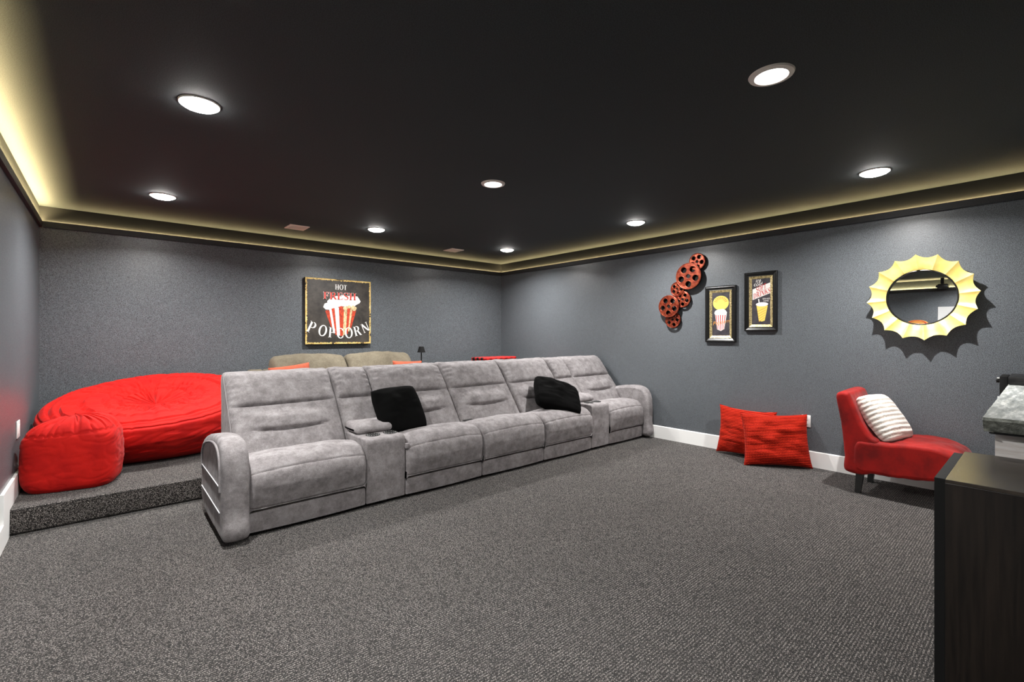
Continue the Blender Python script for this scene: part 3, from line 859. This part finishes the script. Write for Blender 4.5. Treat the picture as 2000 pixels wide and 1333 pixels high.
def arc(cx, cy, rx, ry, a0, a1, n=16):
    return [(cx + rx * math.cos(R_(a0 + (a1 - a0) * k / n)), cy + ry * math.sin(R_(a0 + (a1 - a0) * k / n))) for k in range(n + 1)]
def band(outer, inner): return [[outer[i], outer[i + 1], inner[i + 1], inner[i]] for i in range(len(outer) - 1)]
def stemv(x, w, z0=0, z1=1, ser=.07, st=.045):
    q = [[(x, z0), (x + w, z0), (x + w, z1), (x, z1)]]
    q.append([(x - ser, z0), (x + w + ser, z0), (x + w + ser, z0 + st), (x - ser, z0 + st)])
    q.append([(x - ser, z1 - st), (x + w + ser, z1 - st), (x + w + ser, z1), (x - ser, z1)])
    return q
def rect(x0, x1, z0, z1): return [[(x0, z0), (x1, z0), (x1, z1), (x0, z1)]]
T_, H_ = .17, .06
def glyph(ch):
    """serif capitals as quads in a unit-height box -> (width, quads)"""
    if ch == 'I': return .36, stemv(.095, T_)
    if ch == 'H': return .80, stemv(.08, T_) + stemv(.55, T_) + rect(.2, .6, .47, .53)
    if ch == 'T': return .66, stemv(.245, T_, 0, 1) + rect(.02, .64, .94, 1) + [[(.02, 1), (.02, .76), (.06, .76), (.10, .94)], [(.64, 1), (.56, .94), (.60, .76), (.64, .76)]]
    if ch == 'F': return .62, stemv(.08, T_) + rect(.2, .58, .94, 1) + rect(.2, .46, .48, .54) + [[(.58, 1), (.50, .94), (.54, .76), (.58, .76)], [(.44, .63), (.47, .63), (.47, .39), (.44, .39)]]
    if ch == 'E': return .66, stemv(.08, T_) + rect(.2, .58, .94, 1) + rect(.2, .46, .48, .54) + rect(.2, .60, 0, .06) + [[(.58, 1), (.50, .94), (.54, .76), (.58, .76)], [(.44, .63), (.47, .63), (.47, .39), (.44, .39)], [(.52, .06), (.60, 0), (.62, .25), (.58, .25)]]
    if ch == 'O': return .84, band(arc(.42, .5, .40, .52, 0, 360, 32), arc(.42, .5, .40 - T_, .455, 0, 360, 32))
    if ch == 'C': return .76, band(arc(.42, .5, .40, .52, 42, 318, 26), arc(.42, .5, .23, .455, 34, 326, 26)) + [[(.66, .70), (.72, .70), (.72, .98), (.68, .98)], [(.66, .30), (.72, .30), (.71, .08), (.67, .12)]]
    if ch == 'P': return .66, stemv(.08, T_) + band([(.2, 1)] + arc(.34, .73, .30, .27, 90, -90, 14) + [(.2, .46)], [(.2, .945)] + arc(.34, .73, .14, .215, 90, -90, 14) + [(.2, .515)])
    if ch == 'R': return .78, stemv(.08, T_) + band([(.2, 1)] + arc(.34, .74, .30, .26, 90, -90, 14) + [(.2, .48)], [(.2, .945)] + arc(.34, .74, .14, .205, 90, -90, 14) + [(.2, .535)]) + [[(.34, .50), (.50, .52), (.76, .04), (.58, .0)], [(.58, 0), (.80, 0), (.80, .05), (.60, .05)]]
    if ch == 'D': return .80, stemv(.08, T_) + band([(.2, 1)] + arc(.34, .5, .42, .5, 90, -90, 18) + [(.2, 0)], [(.2, .94)] + arc(.34, .5, .25, .44, 90, -90, 18) + [(.2, .06)])
    if ch == 'N': return .86, stemv(.10, .07) + stemv(.68, .07) + [[(.06, 1), (.24, 1), (.76, 0), (.66, 0)], [(.06, 1), (.66, 0), (.62, 0), (.06, .9)]]
    if ch == 'K': return .82, stemv(.08, T_) + [[(.24, .40), (.24, .50), (.62, .97), (.70, .97)], [(.34, .56), (.48, .66), (.80, .04), (.60, .0)], [(.54, .95), (.78, .95), (.78, 1), (.54, 1)], [(.56, 0), (.84, 0), (.84, .05), (.56, .05)]]
    if ch == 'S':
        q = []; P = []
        for k in range(29):
            t = k / 28; a = R_(60 + 270 * min(1, t * 2)) if t < .5 else R_(90 - 270 * (t - .5) * 2 - 0)
            if t < .5: c_ = (.30 + .22 * math.cos(R_(40 + 230 * t * 2)), .75 + .21 * math.sin(R_(40 + 230 * t * 2)))
            else: c_ = (.30 + .22 * math.cos(R_(90 - 230 * (t - .5) * 2)), .25 + .24 * math.sin(R_(90 - 230 * (t - .5) * 2)))
            P.append(c_)
        for k in range(28):
            a, b_ = P[k], P[k + 1]; dx, dy = b_[0] - a[0], b_[1] - a[1]; l = math.hypot(dx, dy) or 1
            w0 = .035 + .055 * math.exp(-((k - 14) / 6) ** 2); w1 = .035 + .055 * math.exp(-((k - 13) / 6) ** 2)
            nx_, ny_ = -dy / l, dx / l
            q.append([(a[0] + nx_ * w0, a[1] + ny_ * w0), (b_[0] + nx_ * w1, b_[1] + ny_ * w1), (b_[0] - nx_ * w1, b_[1] - ny_ * w1), (a[0] - nx_ * w0, a[1] - ny_ * w0)])
        q += [[(.47, .70), (.52, .70), (.53, .98), (.49, .98)], [(.04, .30), (.09, .30), (.07, .02), (.03, .02)]]
        return .60, q
    return .3, []
def put_glyphs(bm, text, place, y, grow=0.0):
    """place(i, ch, w) -> function mapping glyph coords to (x, z)"""
    for i, ch in enumerate(text):
        w, quads = glyph(ch); f = place(i, ch, w)
        for q in quads:
            vs = []
            if grow:
                cx = sum(p[0] for p in q) / 4; cz = sum(p[1] for p in q) / 4
                q = [(p[0] + math.copysign(grow, p[0] - cx), p[1] + math.copysign(grow, p[1] - cz)) for p in q]
            vs = [bm.verts.new((f(*p)[0], y, f(*p)[1])) for p in q]
            try: bm.faces.new(vs)
            except Exception: pass
    return bm
def line_of(text, x0, z0, x1, h, shear=0.0, slope=0.0, sp=.06):
    """text set on a straight base line from x0 to x1"""
    tot = sum(glyph(c_)[0] for c_ in text) + sp * (len(text) - 1); sx = (x1 - x0) / tot; pos = [0]
    for c_ in text: pos.append(pos[-1] + glyph(c_)[0] + sp)
    def place(i, ch, w):
        def f(a, b_):
            x = x0 + (pos[i] + a) * sx + shear * b_ * h
            return x, z0 + b_ * h + slope * (x - x0)
        return f
    return place
def sans(text, x0, z0, w, h, y, shear=0.0, slope=0.0):
    """built-in font text turned into a flat mesh fitted to w x h"""
    cu = bpy.data.curves.new('t', 'FONT'); cu.body = text; cu.size = 1
    o = bpy.data.objects.new('t', cu); C.objects.link(o)
    dg = bpy.context.evaluated_depsgraph_get(); dg.update()
    me = bpy.data.meshes.new_from_object(o.evaluated_get(dg))
    bpy.data.objects.remove(o); bpy.data.curves.remove(cu)
    b = bmesh.new(); b.from_mesh(me); bpy.data.meshes.remove(me)
    xs = [v_.co.x for v_ in b.verts]; ys = [v_.co.y for v_ in b.verts]
    mx, my, sx, sy = min(xs), min(ys), max(xs) - min(xs), max(ys) - min(ys)
    for v_ in b.verts:
        a, c_ = (v_.co.x - mx) / sx, (v_.co.y - my) / sy
        v_.co = Vector((x0 + a * w + shear * c_ * h, y, z0 + c_ * h + slope * a * w))
    return b
def blob(cx, cz, r, n=12, k=.18, s=0):
    return [(cx + r * (1 + k * noise.noise(Vector((math.cos(2 * PI * i / n) * 2 + s, math.sin(2 * PI * i / n) * 2, s)))) * math.cos(2 * PI * i / n), cz + r * (1 + k * noise.noise(Vector((i * 1.7, s, 0)))) * math.sin(2 * PI * i / n)) for i in range(n)]

# ------------------------------------------------------------------ popcorn sign
SW, SH = .845, .832
sg = thing('popcorn_sign', 'square distressed HOT FRESH POPCORN sign hanging on the back wall', 'sign', (2.2575, YB - .021, 1.125))
obj('panel', box(-SW / 2, SW / 2, -.034, .020, 0, SH, .002), [M['tin']], sg, smooth=False)
def uv(px, py):        # pixel of the close-up (8.886 px per photo px, origin 590,535) -> local x, z
    u = (px - 50) / 1125.0
    top = 62 + (142 - 62) * u; bot = 1222 + (1208 - 1222) * u
    return -SW / 2 + u * SW, SH * (1 - (py - top) / (bot - top))
bd = []
rnd = random.Random(3)
def ragged(a, b_, inward, n=90):
    """strip along the edge with a chipped inner outline"""
    A = Vector(a); B = Vector(b_); I = Vector(inward); out = []
    inner = [A.lerp(B, k / n) + I * (.016 + .010 * noise.noise(Vector((k * .9, a[0] * 9, a[1] * 7))) + .006 * rnd.random()) for k in range(n + 1)]
    bmr = bmesh.new()
    for k in range(n):
        q = [A.lerp(B, k / n), A.lerp(B, (k + 1) / n), inner[k + 1], inner[k]]
        bmr.faces.new([bmr.verts.new((v_[0], -.0346, v_[1])) for v_ in q])
    return bmr
e = .001
bd = [ragged((-SW / 2 + e, 0.001), (-SW / 2 + e, SH - e), (1, 0)), ragged((SW / 2 - e, .001), (SW / 2 - e, SH - e), (-1, 0)),
      ragged((-SW / 2 + .012, .002), (SW / 2 - .012, .002), (0, 1)), ragged((-SW / 2 + .012, SH - .002), (SW / 2 - .012, SH - .002), (0, -1))]
for i_, (bx_, dy_) in enumerate(zip(bd, (0, .0001, .0002, .0003))): bmesh.ops.translate(bx_, vec=(0, -dy_, 0), verts=bx_.verts)
obj('painted_border', merge(bd), M['border'], sg, smooth=False)
# bucket stripes
stripes = [(385, 470, 470, 900, 'r'), (425, 500, 545, 1040, 'w'), (478, 528, 548, 1040, 'r'), (528, 600, 585, 1040, 'w'), (600, 690, 622, 1040, 'r'), (690, 745, 672, 1000, 'c'), (745, 800, 722, 1000, 'r'), (800, 836, 765, 960, 'c'), (836, 902, 800, 930, 'r')]
ux = [372, 440, 478, 528, 600, 690, 748, 800, 838, 905]; lx_ = [470, 505, 545, 570, 622, 672, 720, 758, 785, 812]
ls_ = {'r': [], 'w': [], 'c': []}
for k, kind in enumerate('rwrwrcrcr'):
    topy = [632, 612, 596, 580, 566, 572, 592, 608, 630, 640][k]
    by = [930, 1030, 1060, 1070, 1075, 1060, 1040, 1000, 950][k]
    pts = [uv(ux[k], topy + 12)] + [uv(ux[k] + (ux[k + 1] - ux[k]) * t, topy + 12 - 14 * math.sin(PI * t)) for t in (.25, .5, .75)] + [uv(ux[k + 1], topy + 12), uv(lx_[k + 1] , by), uv(lx_[k], by)]
    ls_[kind].append(fan(pts, -.0346 - .0001 * k, .0006))
obj('bucket_stripes', merge(ls_['r']), M['pwornred'], sg, smooth=False)
obj('bucket_panels', merge(ls_['w']), M['pwhite'], sg, smooth=False)
obj('bucket_worn_panels', merge(ls_['c']), M['pcream'], sg, smooth=False)
cl = [uv(*p_) for p_ in [(338, 580), (360, 520), (410, 500), (402, 478), (450, 430), (480, 440), (520, 400), (560, 385), (600, 400), (640, 375), (690, 372), (720, 392), (780, 385), (830, 412), (870, 390), (930, 398), (960, 440), (985, 480), (970, 510), (900, 545), (870, 570), (800, 590), (700, 570), (640, 560), (560, 590), (500, 600), (440, 625), (380, 622)]]
obj('popcorn_heap', fan(cl, -.0362, .0006), M['pwhite'], sg, smooth=False)
fl = [fan(blob(*uv(px_, py_), .022, s=k), -.0368 - .00005 * k, .0003) for k, (px_, py_) in enumerate([(730, 590), (780, 575), (830, 600), (870, 620), (850, 580), (700, 600), (885, 600)])]
obj('popcorn_kernels', merge(fl), M['pcream'], sg, smooth=False)
def on_sign(text, px0, py0, px1, py1, h, y, mat, nm, grow=0.0):
    a, c_ = uv(px0, py0), uv(px1, py1)
    b = bmesh.new(); put_glyphs(b, text, line_of(text, a[0], a[1], c_[0], h, slope=(c_[1] - a[1]) / (c_[0] - a[0])), y, grow)
    return obj(nm, b, mat, sg, smooth=False)
on_sign('HOT', 538, 275, 740, 285, .066, -.0355, M['pwhite'], 'word_hot')
on_sign('FRESH', 340, 440, 902, 462, .092, -.0380, M['pwhite'], 'word_fresh_outline', .022)
on_sign('FRESH', 340, 440, 902, 462, .092, -.0386, M['pred'], 'word_fresh')
b = bmesh.new()
spots = [('P', 150, 930, -24, 200), ('O', 330, 985, -13, 190), ('P', 480, 1015, -5, 185), ('C', 622, 1030, 0, 180), ('O', 772, 1022, 5, 190), ('R', 925, 990, 14, 180), ('N', 1070, 930, 24, 175)]
def placer(cx, cy, ang, hh, sx=.95):
    h = hh / 1150 * SH
    def place(i, ch, w):
        c0 = uv(cx, cy); a = R_(ang)
        def f(p_, q_):
            x, z = (p_ - w / 2) * h * sx, (q_ - .5) * h
            return c0[0] + x * math.cos(a) - z * math.sin(a), c0[1] + x * math.sin(a) + z * math.cos(a)
        return f
    return place
for ch_, cx, cy, ang, hh in spots: put_glyphs(b, ch_, placer(cx, cy, ang, hh), -.0390)
obj('word_popcorn', b, M['pwhite'], sg, smooth=False)

# ------------------------------------------------------------------ framed prints on the right wall
def picture_frame(t, W, H, bw, fw):
    """mitred black moulding, gold fillet and chalkboard print"""
    def ring(sections, mat, nm):
        bm = bmesh.new(); cs = []
        for i_, y in sections:
            cs.append([bm.verts.new(v_) for v_ in ((-W / 2 + i_, y, i_), (W / 2 - i_, y, i_), (W / 2 - i_, y, H - i_), (-W / 2 + i_, y, H - i_))])
        for A, B in zip(cs, cs[1:]):
            for k in range(4): bm.faces.new((A[k], A[(k + 1) % 4], B[(k + 1) % 4], B[k]))
        bmesh.ops.recalc_face_normals(bm, faces=bm.faces)
        return obj(nm, bm, mat, t, smooth=False)
    ring([(0, -.001), (0, -.026), (.005, -.030), (.008, -.030), (.010, -.026), (.014, -.027), (bw * .6, -.022), (bw * .86, -.016), (bw, -.017), (bw, -.001)], M['blackframe'], 'frame')
    ring([(bw, -.014), (bw + .002, -.0175), (bw + fw, -.008), (bw + fw, -.002)], M['fillet'], 'gold_fillet')
    i_ = bw + fw - .002
    obj('print', box(-W / 2 + i_, W / 2 - i_, -.006, -.001, i_, H - i_), M['board'], t, smooth=False)

W1, H1 = .330, .606
f1 = thing('framed_popcorn_print', 'black framed print of a popcorn box under a yellow disc on the right wall', 'picture', (XR - .001, 2.319, 1.165), (0, 0, -PI / 2))
picture_frame(f1, W1, H1, .044, .026)
def uv1(px, py):      # close-up pixels (9.52 px per photo px, origin 1370,540)
    u = (px - 80) / 520.0
    top = 205 + (155 - 205) * u; bot = 1190
    return -W1 / 2 + u * W1, H1 * (1 - (py - top) / (bot - top))
cx, cz = uv1(340, 485)
obj('yellow_disc', fan([(cx + .086 * math.cos(2 * PI * k / 40), cz + .078 * math.sin(2 * PI * k / 40)) for k in range(40)], -.0062, .0005), M['pyellow'], f1, smooth=False)
rays = []
for k in range(9):
    a = R_(18 + 18 * k)
    rays.append(fan([(cx + .040 * math.cos(a - .06), cz + .036 * math.sin(a - .06)), (cx + .040 * math.cos(a + .06), cz + .036 * math.sin(a + .06)), (cx + .074 * math.cos(a + .10), cz + .068 * math.sin(a + .10)), (cx + .074 * math.cos(a - .10), cz + .068 * math.sin(a - .10))], -.0068, .0002))
obj('disc_rays', merge(rays), M['porange'], f1, smooth=False)
heap = [uv1(*p_) for p_ in [(228, 672), (245, 630), (290, 605), (340, 598), (380, 590), (420, 612), (445, 650), (440, 690), (400, 705), (340, 700), (280, 705), (245, 700)]]
obj('popcorn_heap', fan(heap, -.0072, .0003), M['pwhite'], f1, smooth=False)
bx_ = [uv1(*p_) for p_ in [(240, 690), (440, 690), (398, 955), (340, 990), (278, 962)]]
obj('popcorn_box', fan(bx_, -.0066, .0003), M['pwhite'], f1, smooth=False)
red = []
for k in range(5):
    u0, u1 = k / 5 + .04, k / 5 + .115
    T = lambda u: uv1(240 + 200 * u, 700); B_ = lambda u: uv1(278 + 120 * u, 958 + 26 * (1 - abs(2 * u - 1)))
    red.append(fan([T(u0), T(u1), B_(u1), B_(u0)], -.0071, .0002))
obj('red_stripes', merge(red), M['pred'], f1, smooth=False)
a = uv1(205, 890); b2 = uv1(485, 800)
obj('word_popcorn', sans('Popcorn', a[0], a[1] - .012, b2[0] - a[0], .052, -.0078, .15, .16), M['porange'], f1, smooth=False)

W2, H2 = .312, .602
f2 = thing('framed_soft_drinks_print', 'black framed ice cold SOFT DRINKS print with a yellow cup on the right wall', 'picture', (XR - .001, 1.909, 1.281), (0, 0, -PI / 2))
picture_frame(f2, W2, H2, .042, .026)
def uv2(px, py):
    u = (px - 45) / 560.0
    top = 150 + (90 - 150) * u; bot = 1195
    return -W2 / 2 + u * W2, H2 * (1 - (py - top) / (bot - top))
obj('white_banner', fan([uv2(178, 440), uv2(492, 305), uv2(492, 500), uv2(178, 632)], -.0062, .0004), M['pwhite'], f2, smooth=False)
a = uv2(235, 318); obj('word_ice', sans('ice', a[0], a[1], uv2(320, 0)[0] - a[0], .040, -.0070, .15, .02), M['pwhite'], f2, smooth=False)
a = uv2(200, 385); obj('word_cold', sans('cold', a[0], a[1], uv2(340, 0)[0] - a[0], .040, -.0072, .15, .02), M['pwhite'], f2, smooth=False)
b = bmesh.new(); p0, p1 = uv2(242, 500), uv2(412, 415)
put_glyphs(b, 'SOFT', line_of('SOFT', p0[0], p0[1], p1[0], .055, slope=(p1[1] - p0[1]) / (p1[0] - p0[0])), -.0074)
obj('word_soft', b, M['pred'], f2, smooth=False)
b = bmesh.new(); p0, p1 = uv2(195, 612), uv2(482, 490)
put_glyphs(b, 'DRINKS', line_of('DRINKS', p0[0], p0[1], p1[0], .052, slope=(p1[1] - p0[1]) / (p1[0] - p0[0])), -.0074)
obj('word_drinks', b, M['pred'], f2, smooth=False)
a = uv2(352, 622); obj('word_served', sans('SERVED', a[0], a[1], uv2(478, 0)[0] - a[0], .015, -.0072), M['pwhite'], f2, smooth=False)
a = uv2(370, 660); obj('word_here', sans('HERE', a[0], a[1], uv2(456, 0)[0] - a[0], .015, -.0072), M['pwhite'], f2, smooth=False)
obj('paper_cup', fan([uv2(248, 735), uv2(440, 730), uv2(388, 1005), uv2(340, 1020), uv2(288, 1008)], -.0062, .0004), M['pyellow'], f2, smooth=False)
st_ = []
for k in range(5):
    z0 = 790 + 46 * k; fl_ = (z0 - 735) / 275; xl = 250 + 38 * fl_; xr = 436 - 50 * fl_
    st_.append(fan([uv2(xl + 4, z0 + 46), uv2(xr - 6, z0 - 40 + 8), uv2(xr - 6, z0 - 32 + 8), uv2(xl + 4, z0 + 56)], -.0068, .0002))
obj('cup_stripes', merge(st_), M['porange'], f2, smooth=False)
cc_ = uv2(342, 708)
obj('cup_rim', fan([(cc_[0] + .059 * math.cos(2 * PI * k / 28), cc_[1] + .021 * math.sin(2 * PI * k / 28)) for k in range(28)], -.0070, .0003), M['pwhite'], f2, smooth=False)
obj('straw', fan([uv2(275, 612), uv2(294, 612), uv2(304, 700), uv2(288, 700)], -.0074, .0002), M['pwhite'], f2, smooth=False)

# ------------------------------------------------------------------ film reel wall art
fr_ = thing('film_reel_wall_art', 'cluster of six red metal film reels hung as wall art on the right wall', 'wall art', (XR - .001, 2.70, 1.36), (0, 0, -PI / 2))
def reel(cy, cz, R, depth, rot):
    """cy: world y of the centre, cz: height"""
    cu = bpy.data.curves.new('t', 'CURVE'); cu.dimensions = '2D'; cu.fill_mode = 'BOTH'; cu.extrude = .003; cu.bevel_depth = .0016; cu.bevel_resolution = 2
    def circ(x, y, r, n=40, rev=False):
        sp = cu.splines.new('POLY'); sp.points.add(n - 1); sp.use_cyclic_u = True
        for k in range(n):
            a = 2 * PI * k / n * (-1 if rev else 1); sp.points[k].co = (x + r * math.cos(a), y + r * math.sin(a), 0, 1)
    circ(0, 0, R, 56)
    circ(0, 0, R * .17, 24, True)
    for k in range(5):
        a = rot + 2 * PI * k / 5
        circ(R * .60 * math.cos(a), R * .60 * math.sin(a), R * .235, 28, True)
    o = bpy.data.objects.new('t', cu); C.objects.link(o)
    dg = bpy.context.evaluated_depsgraph_get(); dg.update()
    me = bpy.data.meshes.new_from_object(o.evaluated_get(dg))
    bpy.data.objects.remove(o); bpy.data.curves.remove(cu)
    b = bmesh.new(); b.from_mesh(me); bpy.data.meshes.remove(me)
    # raised rim and hole lips
    def tor(x, y, r, rr):
        tube([(x + r * math.cos(2 * PI * k / 40), y + r * math.sin(2 * PI * k / 40), .0045) for k in range(41)], rr, 8, b)
    tor(0, 0, R * .965, .0035); tor(0, 0, R * .86, .0015); tor(0, 0, R * .19, .002)
    for k in range(5):
        a = rot + 2 * PI * k / 5; tor(R * .60 * math.cos(a), R * .60 * math.sin(a), R * .255, .0022)
    X = Matrix.Translation((2.70 - cy, -depth, cz - 1.36)) @ Matrix.Rotation(PI / 2, 4, 'X')
    b.transform(X)
    f = obj('reel', b, M['copper'], fr_)
    c = lathe([(0, -.028), (R * .30, -.028), (R * .30, -.004), (0, -.004)], 28); c.transform(X)
    obj('hub', c, M['reeldark'], f)
    c = lathe([(R * .4, -.0285), (R * .95, -.0285), (R * .985, -.030), (R * .95, -.0315), (R * .4, -.0315), (R * .4, -.0285)], 56)
    c.transform(X); obj('rear_flange', c, M['reeldark'], f)
    if depth > .036:
        c = cyl((0, 0, -.0315), (0, 0, -depth + .0005), .012, seg=16); c.transform(X); obj('standoff', c, M['reeldark'], f)
reel(2.572, 2.062, .094, .036, R_(62))
reel(2.660, 1.905, .149, .066, R_(55))
reel(2.808, 1.772, .084, .040, R_(68))
reel(2.745, 1.650, .092, .036, R_(55))
reel(2.902, 1.575, .129, .066, R_(50))
reel(2.868, 1.418, .094, .036, R_(70))

# ------------------------------------------------------------------ things only seen in the mirror
pj = thing('projector', 'black projector mounted high near the left wall, seen in the mirror', 'projector', (XL + .16, 1.13, 2.24))
obj('housing', box(-.09, .05, -.07, .06, .02, .09, .015, 3), M['blackplastic'], pj)
obj('projector_lens', cyl((0, .06, .055), (0, .08, .055), .02), M['blackplastic'], pj)
obj('mount', box(-.02, .02, -.02, .02, .09, ZC - 2.24 - .001), M['blackmatte'], pj)
wp = thing('white_notice_board', 'white board on the left wall, seen only in the round mirror', 'board', (XL + .001, .87, 1.25), (0, 0, PI / 2))
obj('panel', box(-.33, .33, -.02, -.001, 0, .72, .003), M['plastic'], wp)
op = thing('oval_plaque', 'small orange oval plaque on the left wall, seen only in the round mirror', 'plaque', (XL + .001, 1.46, 1.70), (0, 0, PI / 2))
ov = lathe([(0, .001), (.13, .001), (.14, .010), (.12, .016), (0, .018)], 40); ov.transform(Matrix.Rotation(PI / 2, 4, 'X')); ov.transform(Matrix.Scale(.42, 4, (0, 0, 1)))
obj('panel', ov, M['porange'], op)
ov = lathe([(.10, .0165), (.105, .021), (.115, .021), (.12, .0165), (.10, .0165)], 40); ov.transform(Matrix.Rotation(PI / 2, 4, 'X')); ov.transform(Matrix.Scale(.42, 4, (0, 0, 1)))
obj('border', ov, M['pred'], op)
